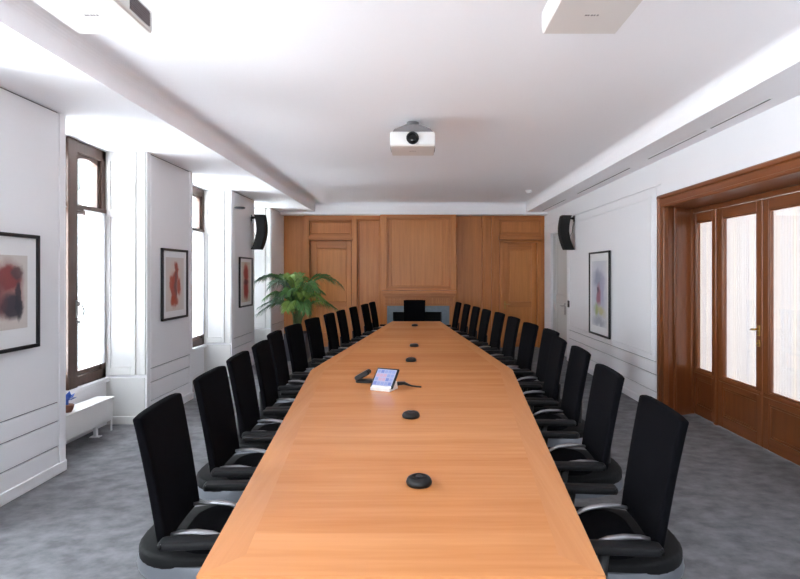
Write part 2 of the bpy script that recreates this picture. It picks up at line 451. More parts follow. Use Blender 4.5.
# ------------------------------------------------------------------ radiator with the blue ornament
rad = thing('radiator', 'long low white radiator standing under the first window', 'radiator', (0, 0, 0))
MB().box(-3.215, -3.03, 4.42, 5.33, 0.135, 0.355, 0.012, seg=2).build('body', M['white_plastic'], rad)
g = MB()
g.box(-3.205, -3.02, 4.41, 5.345, 0.352, 0.366, 0.004)
for k in range(30): g.box(-3.18, -3.05, 4.45+k*0.029, 4.462+k*0.029, 0.364, 0.369)
g.build('top_grille', M['white_plastic'], rad)
for y in (4.6, 5.2):
    MB().box(-3.14, -3.11, y-0.015, y+0.015, 0.0, 0.15).box(-3.17, -3.08, y-0.03, y+0.03, 0.0, 0.008).build('leg', M['white_plastic'], rad)
MB().tube([(-3.1, 5.33, 0.2), (-3.1, 5.40, 0.2), (-3.1, 5.42, 0.18), (-3.1, 5.42, 0.0)], 0.010).build('pipe', M['white_plastic'], rad)
orn = thing('ornament', 'small blue star-petalled ornament in a brown pot on the radiator', 'ornament', (-3.09, 4.72, 0.369))
MB().lathe([(0.035, 0), (0.05, 0.03), (0.056, 0.06), (0.048, 0.066), (0, 0.064)], (0, 0, 0), 16).build('pot', M['brown'], orn)
bl = MB()
for k in range(9):
    a = 2*PI*k/9+0.2; el = R(20+45*(k % 3)/2)
    d = Vector((math.cos(a)*math.cos(el), math.sin(a)*math.cos(el), math.sin(el)))
    s = Vector((-math.sin(a), math.cos(a), 0)); c0 = Vector((0, 0, 0.10)); n = d.cross(s)
    L = 0.085
    A = c0+d*0.01; Bm = c0+d*L*0.55; T = c0+d*L
    bl.poly([A, Bm+s*0.024+n*0.006, T, Bm-s*0.024+n*0.006]); bl.poly([A, Bm-s*0.024-n*0.006, T, Bm+s*0.024-n*0.006])
bl.lathe([(0, -0.06), (0.012, -0.05), (0.012, 0), (0.022, 0.012), (0, 0.028)], (0, 0, 0.10), 10)
bl.build('flower', M['blue'], orn)

# ------------------------------------------------------------------ far wall: oak panelling
K = 533/11.50
def PX(px): return (px-416)/K
def PZ(py): return EYE+(273-py)/K
w = MB()
TOPZ = SOF-0.0
def wb(p0, p1, z0, z1, yf, bev=0.006, mi=0): w.box(PX(p0), PX(p1), yf, YF+0.12, z0, z1, bev, mi=mi)
def wframe(p0, p1, z0, z1, yf, t=0.035):
    x0, x1 = PX(p0), PX(p1)
    for q in ((x0, x0+t, z0, z1, 0), (x1-t, x1, z0, z1, 0), (x0, x1, z0, z0+t, 1), (x0, x1, z1-t, z1, 1)):
        w.box(q[0], q[1], yf, YF, q[2], q[3], 0.008, mi=q[4])
DZ = PZ(239.5)      # head of left door
# left plain panel + stiles
wb(283.5, 304, 0, TOPZ, 11.50); wb(304, 310, 0, TOPZ, 11.42); wb(352, 357.5, 0, TOPZ, 11.42)
wb(310, 352, DZ, TOPZ, 11.49)
wb(310, 352, PZ(221), TOPZ, 11.42, mi=1); wb(310, 352, DZ, PZ(235), 11.42, mi=1)
wframe(310.5, 351.5, PZ(235)-0.0, PZ(221), 11.455, 0.03)
wb(309, 353, DZ-0.02, DZ+0.02, 11.395, mi=1)
# panel between door and chimney breast
wb(357.5, 381, 0, TOPZ, 11.49); wb(357.5, 381, PZ(219.5), TOPZ, 11.425, mi=1); wframe(358, 380.5, 0.3, PZ(219.5), 11.452, 0.03); wb(357.5, 381, 0, 0.3, 11.425, mi=1)
# chimney breast (opening for the fireplace between px 392 and 442, below py 310)
FZ = PZ(310.5)
YBR = 11.28
w.box(PX(381), PX(392), YBR, YF+0.1, 0, TOPZ, 0.006); w.box(PX(442), PX(455.3), YBR, YF+0.1, 0, TOPZ, 0.006)
w.box(PX(392), PX(442), YBR, YF+0.1, FZ, TOPZ, 0.0)
def bb(p0, p1, z0, z1, d, mi=0): w.box(PX(p0), PX(p1), YBR-d, YBR+0.01, z0, z1, 0.005, mi=mi)
bb(381, 387.5, PZ(290), TOPZ, 0.045); bb(449.5, 455.3, PZ(290), TOPZ, 0.045); bb(387.5, 449.5, PZ(219.5), TOPZ, 0.045, 1); bb(387.5, 449.5, PZ(291), PZ(287), 0.045, 1)
for (a, b, z0, z1, mi) in ((387.5, 389, PZ(287), PZ(219.5), 0), (448, 449.5, PZ(287), PZ(219.5), 0), (387.5, 449.5, PZ(221), PZ(219.5), 1), (387.5, 449.5, PZ(287), PZ(285.6), 1)):
    bb(a, b, z0, z1, 0.022, mi)
# right of the breast
wb(455, 482, 0, TOPZ, 11.53); wb(482, 485, 0, TOPZ, 11.46); wb(485, 491.5, 0, TOPZ, 11.52); wb(491.5, 494, 0, TOPZ, 11.45); wb(494, 499.5, 0, TOPZ, 11.50)
wb(482, 499.5, PZ(219.5), TOPZ, 11.485, mi=1)
D2 = PZ(240.5)
wb(499.5, 541, D2, TOPZ, 11.51); wb(499.5, 541, PZ(220), TOPZ, 11.48, mi=1); wframe(500, 540.5, PZ(234), PZ(220), 11.49, 0.035)
w.box(PX(498.5), PX(541.5), 11.42, YF, PZ(240), PZ(236), 0.01, mi=1); w.box(PX(499), PX(541), 11.45, YF, PZ(236), PZ(233.5), 0.01, mi=1)
wb(499.5, 503, 0, D2, 11.44); wb(537, 541, 0, D2, 11.44); wb(541, 546.5, 0, TOPZ, 11.50)
wb(499.5, 541, D2-0.05, D2, 11.44, mi=1)
w.box(-3.0, PX(392), YF+0.02, YF+0.25, 0, 3.0); w.box(PX(442), 3.0, YF+0.02, YF+0.25, 0, 3.0); w.box(PX(392), PX(442), YF+0.02, YF+0.25, FZ, 3.0)
struct(w.build('wall_far', [M['panel_wood'], M['panel_wood_h']]))
struct(MB().box(XL, XR, 11.205, 11.6, PZ(215.6)-0.008, SOF+0.01, 0.004).build('trim_4', M['ceiling']))
def wood_door(name, p0, p1, ztop, yf, hx, hz, ipad, itop):
    x0, x1 = PX(p0), PX(p1); a, b = x0+ipad, x1-ipad
    m = MB().box(x0, x1, yf+0.02, yf+0.05, 0.005, ztop, 0)
    m.box(x0, a, yf, yf+0.03, 0.005, ztop, 0.006).box(b, x1, yf, yf+0.03, 0.005, ztop, 0.006)
    m.box(a, b, yf, yf+0.03, itop, ztop, 0.006, mi=1).box(a, b, yf, yf+0.03, 0.005, 0.30, 0.006, mi=1).box(a, b, yf+0.002, yf+0.03, 0.86, 0.98, 0.006, mi=1)
    for q in ((a, a+0.03, 0.30, itop), (b-0.03, b, 0.30, itop), (a, b, itop-0.03, itop), (a, b, 0.30, 0.33)):
        m.box(q[0], q[1], yf+0.008, yf+0.03, q[2], q[3], 0.007)
    o = struct(m.build(name, [M['door_wood'], M['panel_wood_h']]))
    h = MB().box(hx-0.018, hx+0.018, yf-0.008, yf+0.002, hz-0.11, hz+0.06, 0.004)
    h.tube([(hx, yf-0.005, hz), (hx, yf-0.05, hz), (hx+0.02, yf-0.055, hz), (hx+0.11, yf-0.055, hz)], 0.010)
    h.build('door_handle', M['brass'], o)
    return o
wood_door('door_1', 311.5, 351, DZ-0.02, 11.535, PX(314.5), 0.95, 0.10, PZ(248.5))
wood_door('door_2', 503.2, 536.8, D2-0.045, 11.525, PX(505), 0.93, 0.11, PZ(249))
# ------------------------------------------------------------------ fireplace
fpc = thing('fireplace', 'oak mantel fireplace with blue-grey marble surround behind the head chair', 'fireplace', (PX(418.5), YBR, 0))
fx = PX(418.5)
def fb(m, p0, p1, z0, z1, d0, d1, bev=0.006): m.box(PX(p0)-fx, PX(p1)-fx, -d1, -d0, z0, z1, bev)
m = MB(); fb(m, 382.5, 455.5, PZ(293.2), PZ(290), 0.0, 0.20); fb(m, 384, 454, PZ(295.4), PZ(293.2), 0.0, 0.16); fb(m, 385.5, 452.5, PZ(297), PZ(295.4), 0.0, 0.12); m.build('mantel_shelf', M['panel_wood_h'], fpc)
m = MB(); fb(m, 386, 451.5, PZ(305), PZ(297), 0.0, 0.08); m.build('frieze', M['panel_wood_h'], fpc)
m = MB()
for k in range(30): fb(m, 388+k*2.06, 389.1+k*2.06, PZ(303.5), PZ(297.3), 0.078, 0.095, 0.0)
m.build('dentils', M['panel_wood'], fpc)
for a, b in ((384.5, 387.8), (448.6, 452.5)):
    m = MB(); fb(m, a, b, 0, PZ(305), 0.0, 0.09); m.build('jamb', M['panel_wood'], fpc)
m = MB(); fb(m, 387.8, 448.6, PZ(311), PZ(305), -0.02, 0.06, 0.003); fb(m, 387.8, 393.5, 0, PZ(311), -0.02, 0.06, 0.003); fb(m, 441, 448.6, 0, PZ(311), -0.02, 0.06, 0.003)
m.build('marble_surround', M['marble'], fpc)
m = MB(); x0, x1 = PX(393.4)-fx, PX(441.1)-fx
m.box(x0, x1, 0.26, 0.28, 0.02, PZ(311)).box(x0, x0+0.015, -0.03, 0.27, 0.02, PZ(311)).box(x1-0.015, x1, -0.03, 0.27, 0.02, PZ(311)).box(x0, x1, -0.03, 0.27, PZ(311)-0.015, PZ(311)).box(x0, x1, -0.03, 0.27, 0, 0.02)
m.build('firebox', M['soot'], fpc)

# ------------------------------------------------------------------ right wall with the big glazed doorway and the white door
DY0, DY1, DHZ = 3.70, 5.89, 2.33   # door recess (clear) and head height
w = MB()
def seg_r(a, b, z0=0.0, z1=SOF): w.box(XR+BT, 3.4, a, b, z0, z1)
seg_r(YB-0.2, DY0-0.135); seg_r(6.165, 9.80); w.box(XR+BT, XR+0.06, 6.02, 6.17, 0, SOF); seg_r(10.98, YF+0.1)
seg_r(DY0-0.145, 6.175, DHZ+0.03, SOF); seg_r(9.79, 10.99, 2.40, SOF)
w.box(2.99, 3.4, 9.79, 10.99, 0, 2.5)
def bd(a, b, z0, z1, bev=0.003): w.box(XR, XR+BT+0.01, a, b, z0, z1, bev)
bd(YB-0.2, DY0-0.13, 0, SOF, 0)
bd(DY0-0.14, 6.03, DHZ+0.13, SOF, 0)
bd(6.02, 6.14, 0, 2.60)
bd(6.02, YF, 2.605, SOF, 0)                                        # frieze band above panel
bd(6.155, 9.70, 0.576, 2.595); bd(6.155, 9.70, 0.426, 0.565); bd(6.155, 9.70, 0.226, 0.415); bd(6.155, 9.70, 0, 0.215)
w.box(XR+BT-0.004, XR+BT+0.01, 6.145, 9.70, 0.1, 2.6, mi=1)
bd(9.71, 9.80, 0, 2.60); bd(10.98, YF, 0, 2.60); bd(9.8, 10.98, 2.41, 2.60)
w.box(XR-0.014, XR+0.01, 6.06, 9.70, 0, 0.085, 0.004)
for q in ((6.26, 6.285, 0.63, 2.5), (9.60, 9.625, 0.63, 2.5), (6.26, 9.625, 2.475, 2.5), (6.26, 9.625, 0.63, 0.655)):   # raised moulding
    w.box(XR-0.008, XR+0.01, q[0], q[1], q[2], q[3], 0.003)
struct(w.build('wall_right', [M['wall'], M['gap']]))
# white door
d = MB().box(2.86, 2.91, 9.86, 10.92, 0.006, 2.35)
for q in ((9.98, 10.80, 0.25, 1.0), (9.98, 10.80, 1.15, 2.2)):
    for r in ((q[0], q[0]+0.03, q[2], q[3]), (q[1]-0.03, q[1], q[2], q[3]), (q[0], q[1], q[2], q[2]+0.03), (q[0], q[1], q[3]-0.03, q[3])):
        d.box(2.848, 2.87, r[0], r[1], r[2], r[3], 0.004)
for a, b, z0, z1 in ((9.80, 9.86, 0, 2.41), (10.92, 10.98, 0, 2.41), (9.80, 10.98, 2.35, 2.41)): d.box(2.82, 2.99, a, b, z0, z1, 0.004)
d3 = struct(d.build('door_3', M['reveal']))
h = MB().box(2.84, 2.862, 10.20-0.02, 10.20+0.02, 0.80, 1.02, 0.004); h.tube([(2.85, 10.20, 0.97), (2.80, 10.20, 0.97), (2.795, 10.22, 0.97), (2.795, 10.32, 0.97)], 0.011)
h.build('door_handle', M['steel'], d3)
# glazed double door in deep timber recess
XD = 3.17
d = MB()
cw = 0.14
for q in ((DY0-cw, DY0-0.005, 0, DHZ, 0), (DY1+0.005, DY1+cw, 0, DHZ, 0)):      # casing legs
    d.box(XR-0.03, XR+0.03, q[0], q[1], q[2], q[3], 0.008)
d.box(XR-0.045, XR+0.03, DY1+cw-0.045, DY1+cw+0.01, 0, DHZ+cw, 0.012); d.box(XR-0.045, XR+0.03, DY0-cw-0.01, DY0-cw+0.045, 0, DHZ+cw, 0.012)
d.box(XR-0.03, XR+0.03, DY0-cw, DY1+cw, DHZ, DHZ+cw, 0.008, mi=1); d.box(XR-0.05, XR+0.03, DY0-cw-0.01, DY1+cw+0.01, DHZ+cw-0.05, DHZ+cw, 0.012, mi=1)
d.box(XR-0.036, XR+0.03, DY0-0.0, DY1+0.0, DHZ-0.004, DHZ+0.035, 0.01, mi=1); d.box(XR-0.036, XR+0.03, DY1-0.004, DY1+0.035, 0, DHZ, 0.01)
d.prism([(XR, DY1), (XD+0.08, 6.12), (XD+0.08, 6.17), (XR, DY1+0.05)], 'z', 0, DHZ); d.prism([(XR, DY0), (XD+0.08, DY0-0.09), (XD+0.08, DY0-0.14), (XR, DY0-0.05)], 'z', 0, DHZ); d.box(XR+0.01, XD+0.08, DY0-0.14, 6.17, DHZ-0.0, DHZ+0.03, mi=1)
d.box(XR+0.10, XR+0.13, DY1+0.03, DY1+0.12, 0, DHZ, 0.006); d.box(XR+0.33, XD+0.06, 6.06, 6.14, 0, DHZ, 0.006); d.box(XR+0.31, XD+0.06, DY0-0.10, DY0-0.03, 0, DHZ, 0.006)
root = struct(d.build('door_4', [M['red_wood'], M['red_wood_y']]))
# sections, in y: sidelight, leaf, leaf, sidelight
cy = 4.865
leaf_w = 0.72
secs = [('sidelight', cy+leaf_w+0.051, 6.075), ('door_leaf', cy+0.002, cy+leaf_w), ('door_leaf', cy-leaf_w, cy-0.002), ('sidelight', DY0-0.045, cy-leaf_w-0.051)]
pm = MB()
for s in (1, -1):
    y = cy+s*(leaf_w+0.025); pm.box(XD-0.03, XD+0.05, y-0.025, y+0.025, 0, DHZ-0.056, 0.008)
pm.box(XD-0.02, XD+0.05, DY0-0.06, 6.09, DHZ-0.055, DHZ-0.001, 0.006, mi=1)
pm.build('door_post', [M['red_wood'], M['red_wood_y']], root)
ZG0, ZG1 = 0.52, 2.17
for nm, a, b in secs:
    st = 0.085 if nm == 'door_leaf' else 0.06
    m = MB()
    m.box(XD-0.01, XD+0.04, a, a+st, 0.008, DHZ-0.058, 0.006).box(XD-0.01, XD+0.04, b-st, b, 0.008, DHZ-0.058, 0.006)
    m.box(XD-0.01, XD+0.04, a+st, b-st, ZG1, DHZ-0.058, 0.004, mi=1).box(XD-0.01, XD+0.04, a+st, b-st, ZG0-0.10, ZG0, 0.004, mi=1).box(XD-0.01, XD+0.04, a+st, b-st, 0.008, 0.12, 0.004, mi=1)
    m.box(XD+0.008, XD+0.03, a+st, b-st, 0.1, ZG0-0.08)
    m.box(XD-0.02, XD+0.01, a+0.02, b-0.02, ZG0-0.045, ZG0-0.01, 0.008, mi=1)
    for q in ((a+st, a+st+0.022, 0.12, ZG0-0.10), (b-st-0.022, b-st, 0.12, ZG0-0.10), (a+st, b-st, 0.12, 0.142), (a+st, b-st, ZG0-0.122, ZG0-0.10), (a+st, a+st+0.015, ZG0, ZG1), (b-st-0.015, b-st, ZG0, ZG1), (a+st, b-st, ZG1-0.015, ZG1), (a+st, b-st, ZG0, ZG0+0.015)):
        m.box(XD-0.003, XD+0.02, q[0], q[1], q[2], q[3], 0.005)
    o = m.build(nm, [M['red_wood'], M['red_wood_y']], root)
    MB().box(XD+0.021, XD+0.026, a+st-0.005, b-st+0.005, ZG0-0.005, ZG1+0.005).build('pane', M['glass'], o)
    if nm == 'door_leaf' and a > cy-0.1:
        h = MB().box(XD-0.018, XD-0.008, a+0.025, a+0.06, 1.02, 1.12, 0.003).box(XD-0.018, XD-0.008, a+0.025, a+0.06, 0.92, 0.985, 0.003)
        h.tube([(XD-0.015, a+0.042, 1.08), (XD-0.06, a+0.042, 1.08), (XD-0.065, a+0.05, 1.08), (XD-0.065, a+0.075, 1.078)], 0.009)
        h.lathe([(0.0, -0.012), (0.012, -0.008), (0.012, 0.008), (0, 0.012)], (XD-0.025, a+0.042, 0.95), 10)
        h.build('door_handle', M['brass'], o)
CN = ['far narrow sidelight', 'far door leaf', 'near door leaf', 'near narrow sidelight']
for (nm, a, b), cn in zip(secs, CN):
    y0, y1 = a+0.012, b-0.012
    m = MB(); n = int((y1-y0)/0.006); cols = []
    for i in range(n+1):
        y = y0+(y1-y0)*i/n; dx = 0.0022*math.sin(2*PI*(y-y0)/0.036)
        cols.append((m.bm.verts.new((XD+0.055+dx, y, ZG0-0.03)), m.bm.verts.new((XD+0.055+dx, y, ZG1+0.03))))
    for p, q in zip(cols, cols[1:]):
        f = m.bm.faces.new([p[0], q[0], q[1], p[1]]); f.smooth = True
    tag(m.build('curtain', M['voile_door']), 'pleated off-white curtain behind the glass of the %s of the brown double door' % cn, 'curtain', 'pleated door curtains')

# wall behind the camera, with one unseen window added for fill light
w = MB()
BW = [(-2.2, -0.9)]
w.box(-3.5, BW[0][0], YB-0.3, YB, 0, CEI); w.box(BW[0][1], 3.4, YB-0.3, YB, 0, CEI)
for a, b in BW: w.box(a, b, YB-0.3, YB, 0, 0.5); w.box(a, b, YB-0.3, YB, 2.8, CEI)
struct(w.build('wall_near', M['wall']))
for i, (a, b) in enumerate(BW):
    c = (a+b)/2; m = MB()
    for q in ((a, a+0.07, 0.5, 2.8), (b-0.07, b, 0.5, 2.8), (c-0.03, c+0.03, 0.5, 2.8), (a+0.07, b-0.07, 0.5, 0.59), (a+0.07, b-0.07, 2.71, 2.8), (a+0.07, b-0.07, 2.1, 2.16)):
        m.box(q[0], q[1], YB-0.22, YB-0.14, q[2], q[3], 0.005)
    o = struct(m.build('window_%d' % (7+i), M['dark_wood']))
    MB().box(a+0.03, b-0.03, YB-0.183, YB-0.177, 0.55, 2.75).build('pane', M['glass'], o)

# ------------------------------------------------------------------ slot vents, smoke detector
for (y0, y1, ds) in ((3.92, 4.73, 'nearest dark slot vent in the right ceiling strip'), (4.79, 6.0, 'second dark slot vent along the right ceiling strip'), (6.5, 8.62, 'third, longer slot vent along the right ceiling strip'), (9.3, 11.0, 'faint farthest slot vent in the right ceiling strip, by the oak wall')):
    o = MB().box(2.597, 2.623, y0, y1, SOF-0.004, SOF+0.01).build('slot_vent', M['white_plastic'])
    tag(o, ds, 'vent', 'slot vents in the right soffit')
    MB().box(2.603, 2.617, y0+0.01, y1-0.01, SOF-0.0055, SOF).build('slot', M['vent_dark'], o)
sd = thing('smoke_detector', 'small round white smoke detector on the ceiling near the oak wall', 'smoke detector', (2.02, 9.55, CEI))
MB().lathe([(0, 0), (0.055, 0), (0.055, -0.02), (0, -0.02)]).build('base', M['white_plastic'], sd)
MB().lathe([(0, -0.018), (0.045, -0.02), (0.042, -0.045), (0.025, -0.055), (0, -0.056)]).build('sensor_head', M['white_plastic'], sd)

# ------------------------------------------------------------------ conference table
def el(y): return -0.623+(-0.93+0.623)*(y-1.51)/(4.73-1.51) if y < 4.73 else -0.93+(-0.428+0.93)*(y-4.73)/(9.5-4.73)
def er(y): return 0.538+(0.857-0.538)*(y-1.51)/(4.73-1.51) if y < 4.73 else 0.857+(0.428-0.857)*(y-4.73)/(9.5-4.73)
TZ = 0.74
tbl = thing('conference_table', 'long boat-shaped cherry wood conference table down the middle of the room', 'table', (0, 0, 0))
cuts = [1.51, 4.15, 6.82, 9.5]
BWD = 0.115
for i in range(3):
    y0, y1 = cuts[i]+0.0015, cuts[i+1]-0.0015
    ya = y0+(BWD if i == 0 else 0); yb = y1-(BWD if i == 2 else 0)
    mid = [4.73] if ya < 4.73 < yb else []
    ys = [ya]+mid+[yb]
    m = MB()
    inn = [(el(y)+BWD, y) for y in ys]+[(er(y)-BWD, y) for y in reversed(ys)]
    m.prism(inn, 'z', TZ-0.045, TZ, mi=0)
    ysL = [y0]+mid+[y1]
    for fn, sg in ((el, 1), (er, -1)):
        out_ = [(fn(y), y) for y in ysL]; in_ = []
        for y in reversed(ys): in_.append((fn(y)+sg*BWD, y))
        m.prism(out_+in_, 'z', TZ-0.045, TZ, mi=1)
    if i == 0: m.prism([(el(y0), y0), (er(y0), y0), (er(ya)-BWD, ya), (el(ya)+BWD, ya)], 'z', TZ-0.045, TZ, mi=2)
    if i == 2: m.prism([(el(y1), y1), (er(y1), y1), (er(yb)-BWD, yb), (el(yb)+BWD, yb)], 'z', TZ-0.045, TZ, mi=2)
    m.build('tabletop', [M['table_x'], M['table_y'], M['table_x']], tbl)
for y in (2.2, 3.9, 5.6, 7.3, 8.9):
    ww = 0.20
    m = MB().box(-ww, ww, y-0.035, y+0.035, 0.03, TZ-0.045, 0.006).box(-ww-0.05, ww+0.05, y-0.06, y+0.06, 0, 0.03, 0.006)
    m.build('leg', M['table_y'], tbl)
MB().box(-0.04, 0.04, 2.2, 8.9, 0.5, 0.66, 0.004).build('stretcher', M['table_y'], tbl)

# ------------------------------------------------------------------ chairs
chair = thing('conference_chair', '', 'chair')
BWID, BTOP = 0.214, 1.072
def back_pt(u, t, off):
    """u -1..1 across, t 0..1 up, off = offset toward the front"""
    z = 0.585+(BTOP-0.585)*t
    y = -0.205-0.085*t+0.008*u*u+0.004*math.sin(PI*t)+off
    hw = BWID*(0.93+0.07*t)
    return Vector((u*hw, y, z))
def back_shell(front, rear, nu=8, nt=9, inset=0.0):
    bm2 = bmesh.new(); G = []
    for off in (front, rear):
        g = []
        for j in range(nt+1):
            row = []
            for i in range(nu+1):
                u = -1+2*i/nu; t = j/nt
                p = back_pt(u*(1-inset), inset*0.6+t*(1-inset*1.2), off)
                if j == nt: p.z -= 0.006*abs(u)**6
                row.append(bm2.verts.new(p))
            g.append(row)
        G.append(g)
    for g, fl in ((G[0], 0), (G[1], 1)):
        for j in range(nt):
            for i in range(nu):
                q = [g[j][i], g[j][i+1], g[j+1][i+1], g[j+1][i]]
                bm2.faces.new(q if not fl else q[::-1])
    rim = [(0, i) for i in range(nu)]+[(j, nu) for j in range(nt)]+[(nt, i) for i in range(nu, 0, -1)]+[(j, 0) for j in range(nt, 0, -1)]
    for k in range(len(rim)):
        a = rim[k]; b = rim[(k+1) % len(rim)]
        bm2.faces.new([G[0][a[0]][a[1]], G[1][a[0]][a[1]], G[1][b[0]][b[1]], G[0][b[0]][b[1]]])
    bmesh.ops.recalc_face_normals(bm2, faces=list(bm2.faces))
    ed = [e for e in bm2.edges if len(e.link_faces) == 2 and e.calc_face_angle() > R(50)]
    bmesh.ops.bevel(bm2, geom=ed, offset=0.009, segments=3, profile=0.5, affect='EDGES')
    m = MB(); m.merge(bm2, smooth=True); return m
bk = back_shell(0.0, -0.034).build('backrest', M['black_fabric'], chair)
# carrier behind the backrest
m = MB(); m.tube([(0, -0.10, 0.40), (0, -0.24, 0.43), (0, -0.285, 0.52), (0, -0.30, 0.70)], [0.03, 0.034, 0.03, 0.016], 10, flat=0.6)
m.build('back_carrier', M['black_plastic'], chair)
def rr(w0, y0, y1, r, n=6, k2=2.2):
    pts = []
    for cx, cy_, a0 in ((w0-r, y1-r, 0), (-w0+r, y1-r, 90), (-w0+r*k2, y0+r*k2, 180), (w0-r*k2, y0+r*k2, 270)):
        rad_ = r if a0 < 180 else r*k2
        for k in range(n+1):
            a = R(a0+90*k/n); pts.append((cx+rad_*math.cos(a), cy_+rad_*math.sin(a)))
    return pts
seat = MB().prism(rr(0.215, -0.19, 0.25, 0.06), 'z', 0.515, 0.572, bev=0.02, seg=3).build('seat', M['black_fabric'], chair)
pe = [(0.238*math.copysign(abs(math.cos(q))**0.75, math.cos(q)), -0.06+(0.29 if math.sin(q) < 0 else 0.28)*math.copysign(abs(math.sin(q))**0.85, math.sin(q))) for q in [2*PI*k/40 for k in range(40)]]
pan = MB().prism(pe, 'z', 0.505, 0.56, bev=0.016, seg=3).build('seat_pan', M['matte_black'], chair)
# silver band sweeping round the rear of the seat
def band(z0, z1, rx, ry, th, a0, a1, cy_, n=22):
    bm2 = bmesh.new(); ring = []
    for k in range(n+1):
        a = R(a0+(a1-a0)*k/n); c, s_ = math.cos(a), math.sin(a)
        zc = 0.0            # rises towards the arms
        P = lambda r0, z: bm2.verts.new(((rx+r0)*c, cy_+(ry+r0)*s_, z+zc))
        ring.append([P(-0.01, z0), P(th*1.6, z0+0.004), P(th*1.9, z0+0.02), P(th, z1-0.006), P(-0.004, z1)])
    for a, b in zip(ring, ring[1:]):
        for k in range(5): bm2.faces.new([a[k], a[(k+1) % 5], b[(k+1) % 5], b[k]])
    bm2.faces.new(ring[0]); bm2.faces.new(ring[-1][::-1])
    m = MB(); m.merge(bm2, smooth=True); return m
bd_ = band(0.455, 0.53, 0.232, 0.286, 0.012, 172, 368, -0.06).build('rear_band', M['grey_rim'], chair)
auto_smooth(bd_, 50)
for s in (-1, 1):
    m = MB()
    m.tube([(s*0.135, -0.225, 0.598), (s*0.134, -0.17, 0.606), (s*0.134, -0.11, 0.606), (s*0.134, -0.05, 0.597), (s*0.134, -0.01, 0.58), (s*0.134, 0.02, 0.55)], [0.008, 0.014, 0.016, 0.015, 0.013, 0.012], 10, flat=0.6)
    m.build('support_arm', M['alu'], chair)
    a = MB()
    a.tube([(s*0.225, 0.02, 0.43), (s*0.252, 0.02, 0.46), (s*0.260, 0.015, 0.52), (s*0.260, 0.0, 0.615)], [0.02, 0.022, 0.022, 0.02], 10)
    ar = a.build('armrest', M['black_plastic'], chair)
    pad = MB().prism([(s*0.260+x, y) for x, y in rr(0.034, -0.20, 0.095, 0.018, 4, 1.0)], 'z', 0.612, 0.642, bev=0.009, seg=2).build('arm_pad', M['black_soft'], ar)
MB().lathe([(0.026, 0.10), (0.026, 0.25), (0.018, 0.25), (0.018, 0.43), (0.06, 0.43), (0.10, 0.51)], seg=14).build('gas_lift', M['dark_metal'], chair)
for k in range(5):
    a = R(90+72*k); c, s = math.cos(a), math.sin(a)
    MB().tube([(0.0*c, 0.0*s, 0.115), (0.10*c, 0.10*s, 0.112), (0.235*c, 0.235*s, 0.075)], [0.03, 0.026, 0.017], 8, flat=0.8).build('base_leg', M['dark_metal'], chair)
    q = MB(); T = Matrix.Translation((0.235*c, 0.235*s, 0.028)) @ Matrix.Rotation(a, 4, 'Z') @ Matrix.Rotation(R(90), 4, 'X')
    for o_ in (-0.022, 0.010): q.lathe([(0, 0), (0.024, 0), (0.028, 0.004), (0.028, 0.010), (0.024, 0.014), (0, 0.014)], (0, 0, o_), 12, mat=T)
    q.tube([(0.235*c, 0.235*s, 0.028), (0.235*c, 0.235*s, 0.075)], 0.009, 8)
    q.build('caster', M['black_plastic'], chair)
ORD = ['first', 'second', 'third', 'fourth', 'fifth', 'sixth', 'seventh', 'eighth', 'ninth', 'tenth', 'eleventh', 'twelfth']
LCH = [(2.19, -1.06, 5), (2.87, -1.12, 2), (3.47, -1.17, 3), (4.07, -1.20, 3), (4.78, -1.285, 1), (5.39, -1.27, -7), (6.18, -1.235, -9), (6.92, -1.155, -6), (7.52, -1.085, -5), (8.26, -1.00, -6), (9.02, -0.895, -8), (9.66, -0.82, -7)]
RCH = [(2.15, 1.00, -4), (2.95, 1.08, -3), (3.73, 1.165, -3), (4.34, 1.18, -3), (4.93, 1.27, 2), (5.55, 1.22, 6), (6.34, 1.19, 6), (7.06, 1.135, 6), (7.67, 1.04, 6), (8.30, 0.965, 6), (8.95, 0.885, 6), (9.58, 0.79, 6)]
first = True
GRP = {-1: 'black chairs along the left side of the table', 1: 'black chairs along the right side of the table'}
def lab(side, i):
    sd_ = 'left (window)' if side < 0 else 'right (door)'
    if i == 0: return 'black high-backed swivel chair nearest the camera on the %s side of the table' % sd_
    if i == 11: return 'black high-backed swivel chair farthest down the %s side, beside the fireplace end' % sd_
    if side < 0 and i == 5: return 'black swivel chair sixth from the camera on the left, turned, before the planter'
    return 'black high-backed swivel chair, %s from the camera on the %s side' % (ORD[i], sd_)
for side, lst in ((-1, LCH), (1, RCH)):
    for i, (y, xt, dl) in enumerate(lst):
        rz = R(-90+dl) if side < 0 else R(90+dl)
        loc = (xt-side*0.315, y, 0)
        if first:
            chair.location = loc; chair.rotation_euler = (0, 0, rz); chair['label'] = lab(side, i); chair['group'] = GRP[side]; first = False
        else:
            dup(chair, loc, rz, lab(side, i), GRP[side])
hc = dup(chair, (-0.03, 10.16, 0), R(180), 'black swivel chair alone at the far head of the table before the fireplace')
if 'group' in hc: del hc['group']

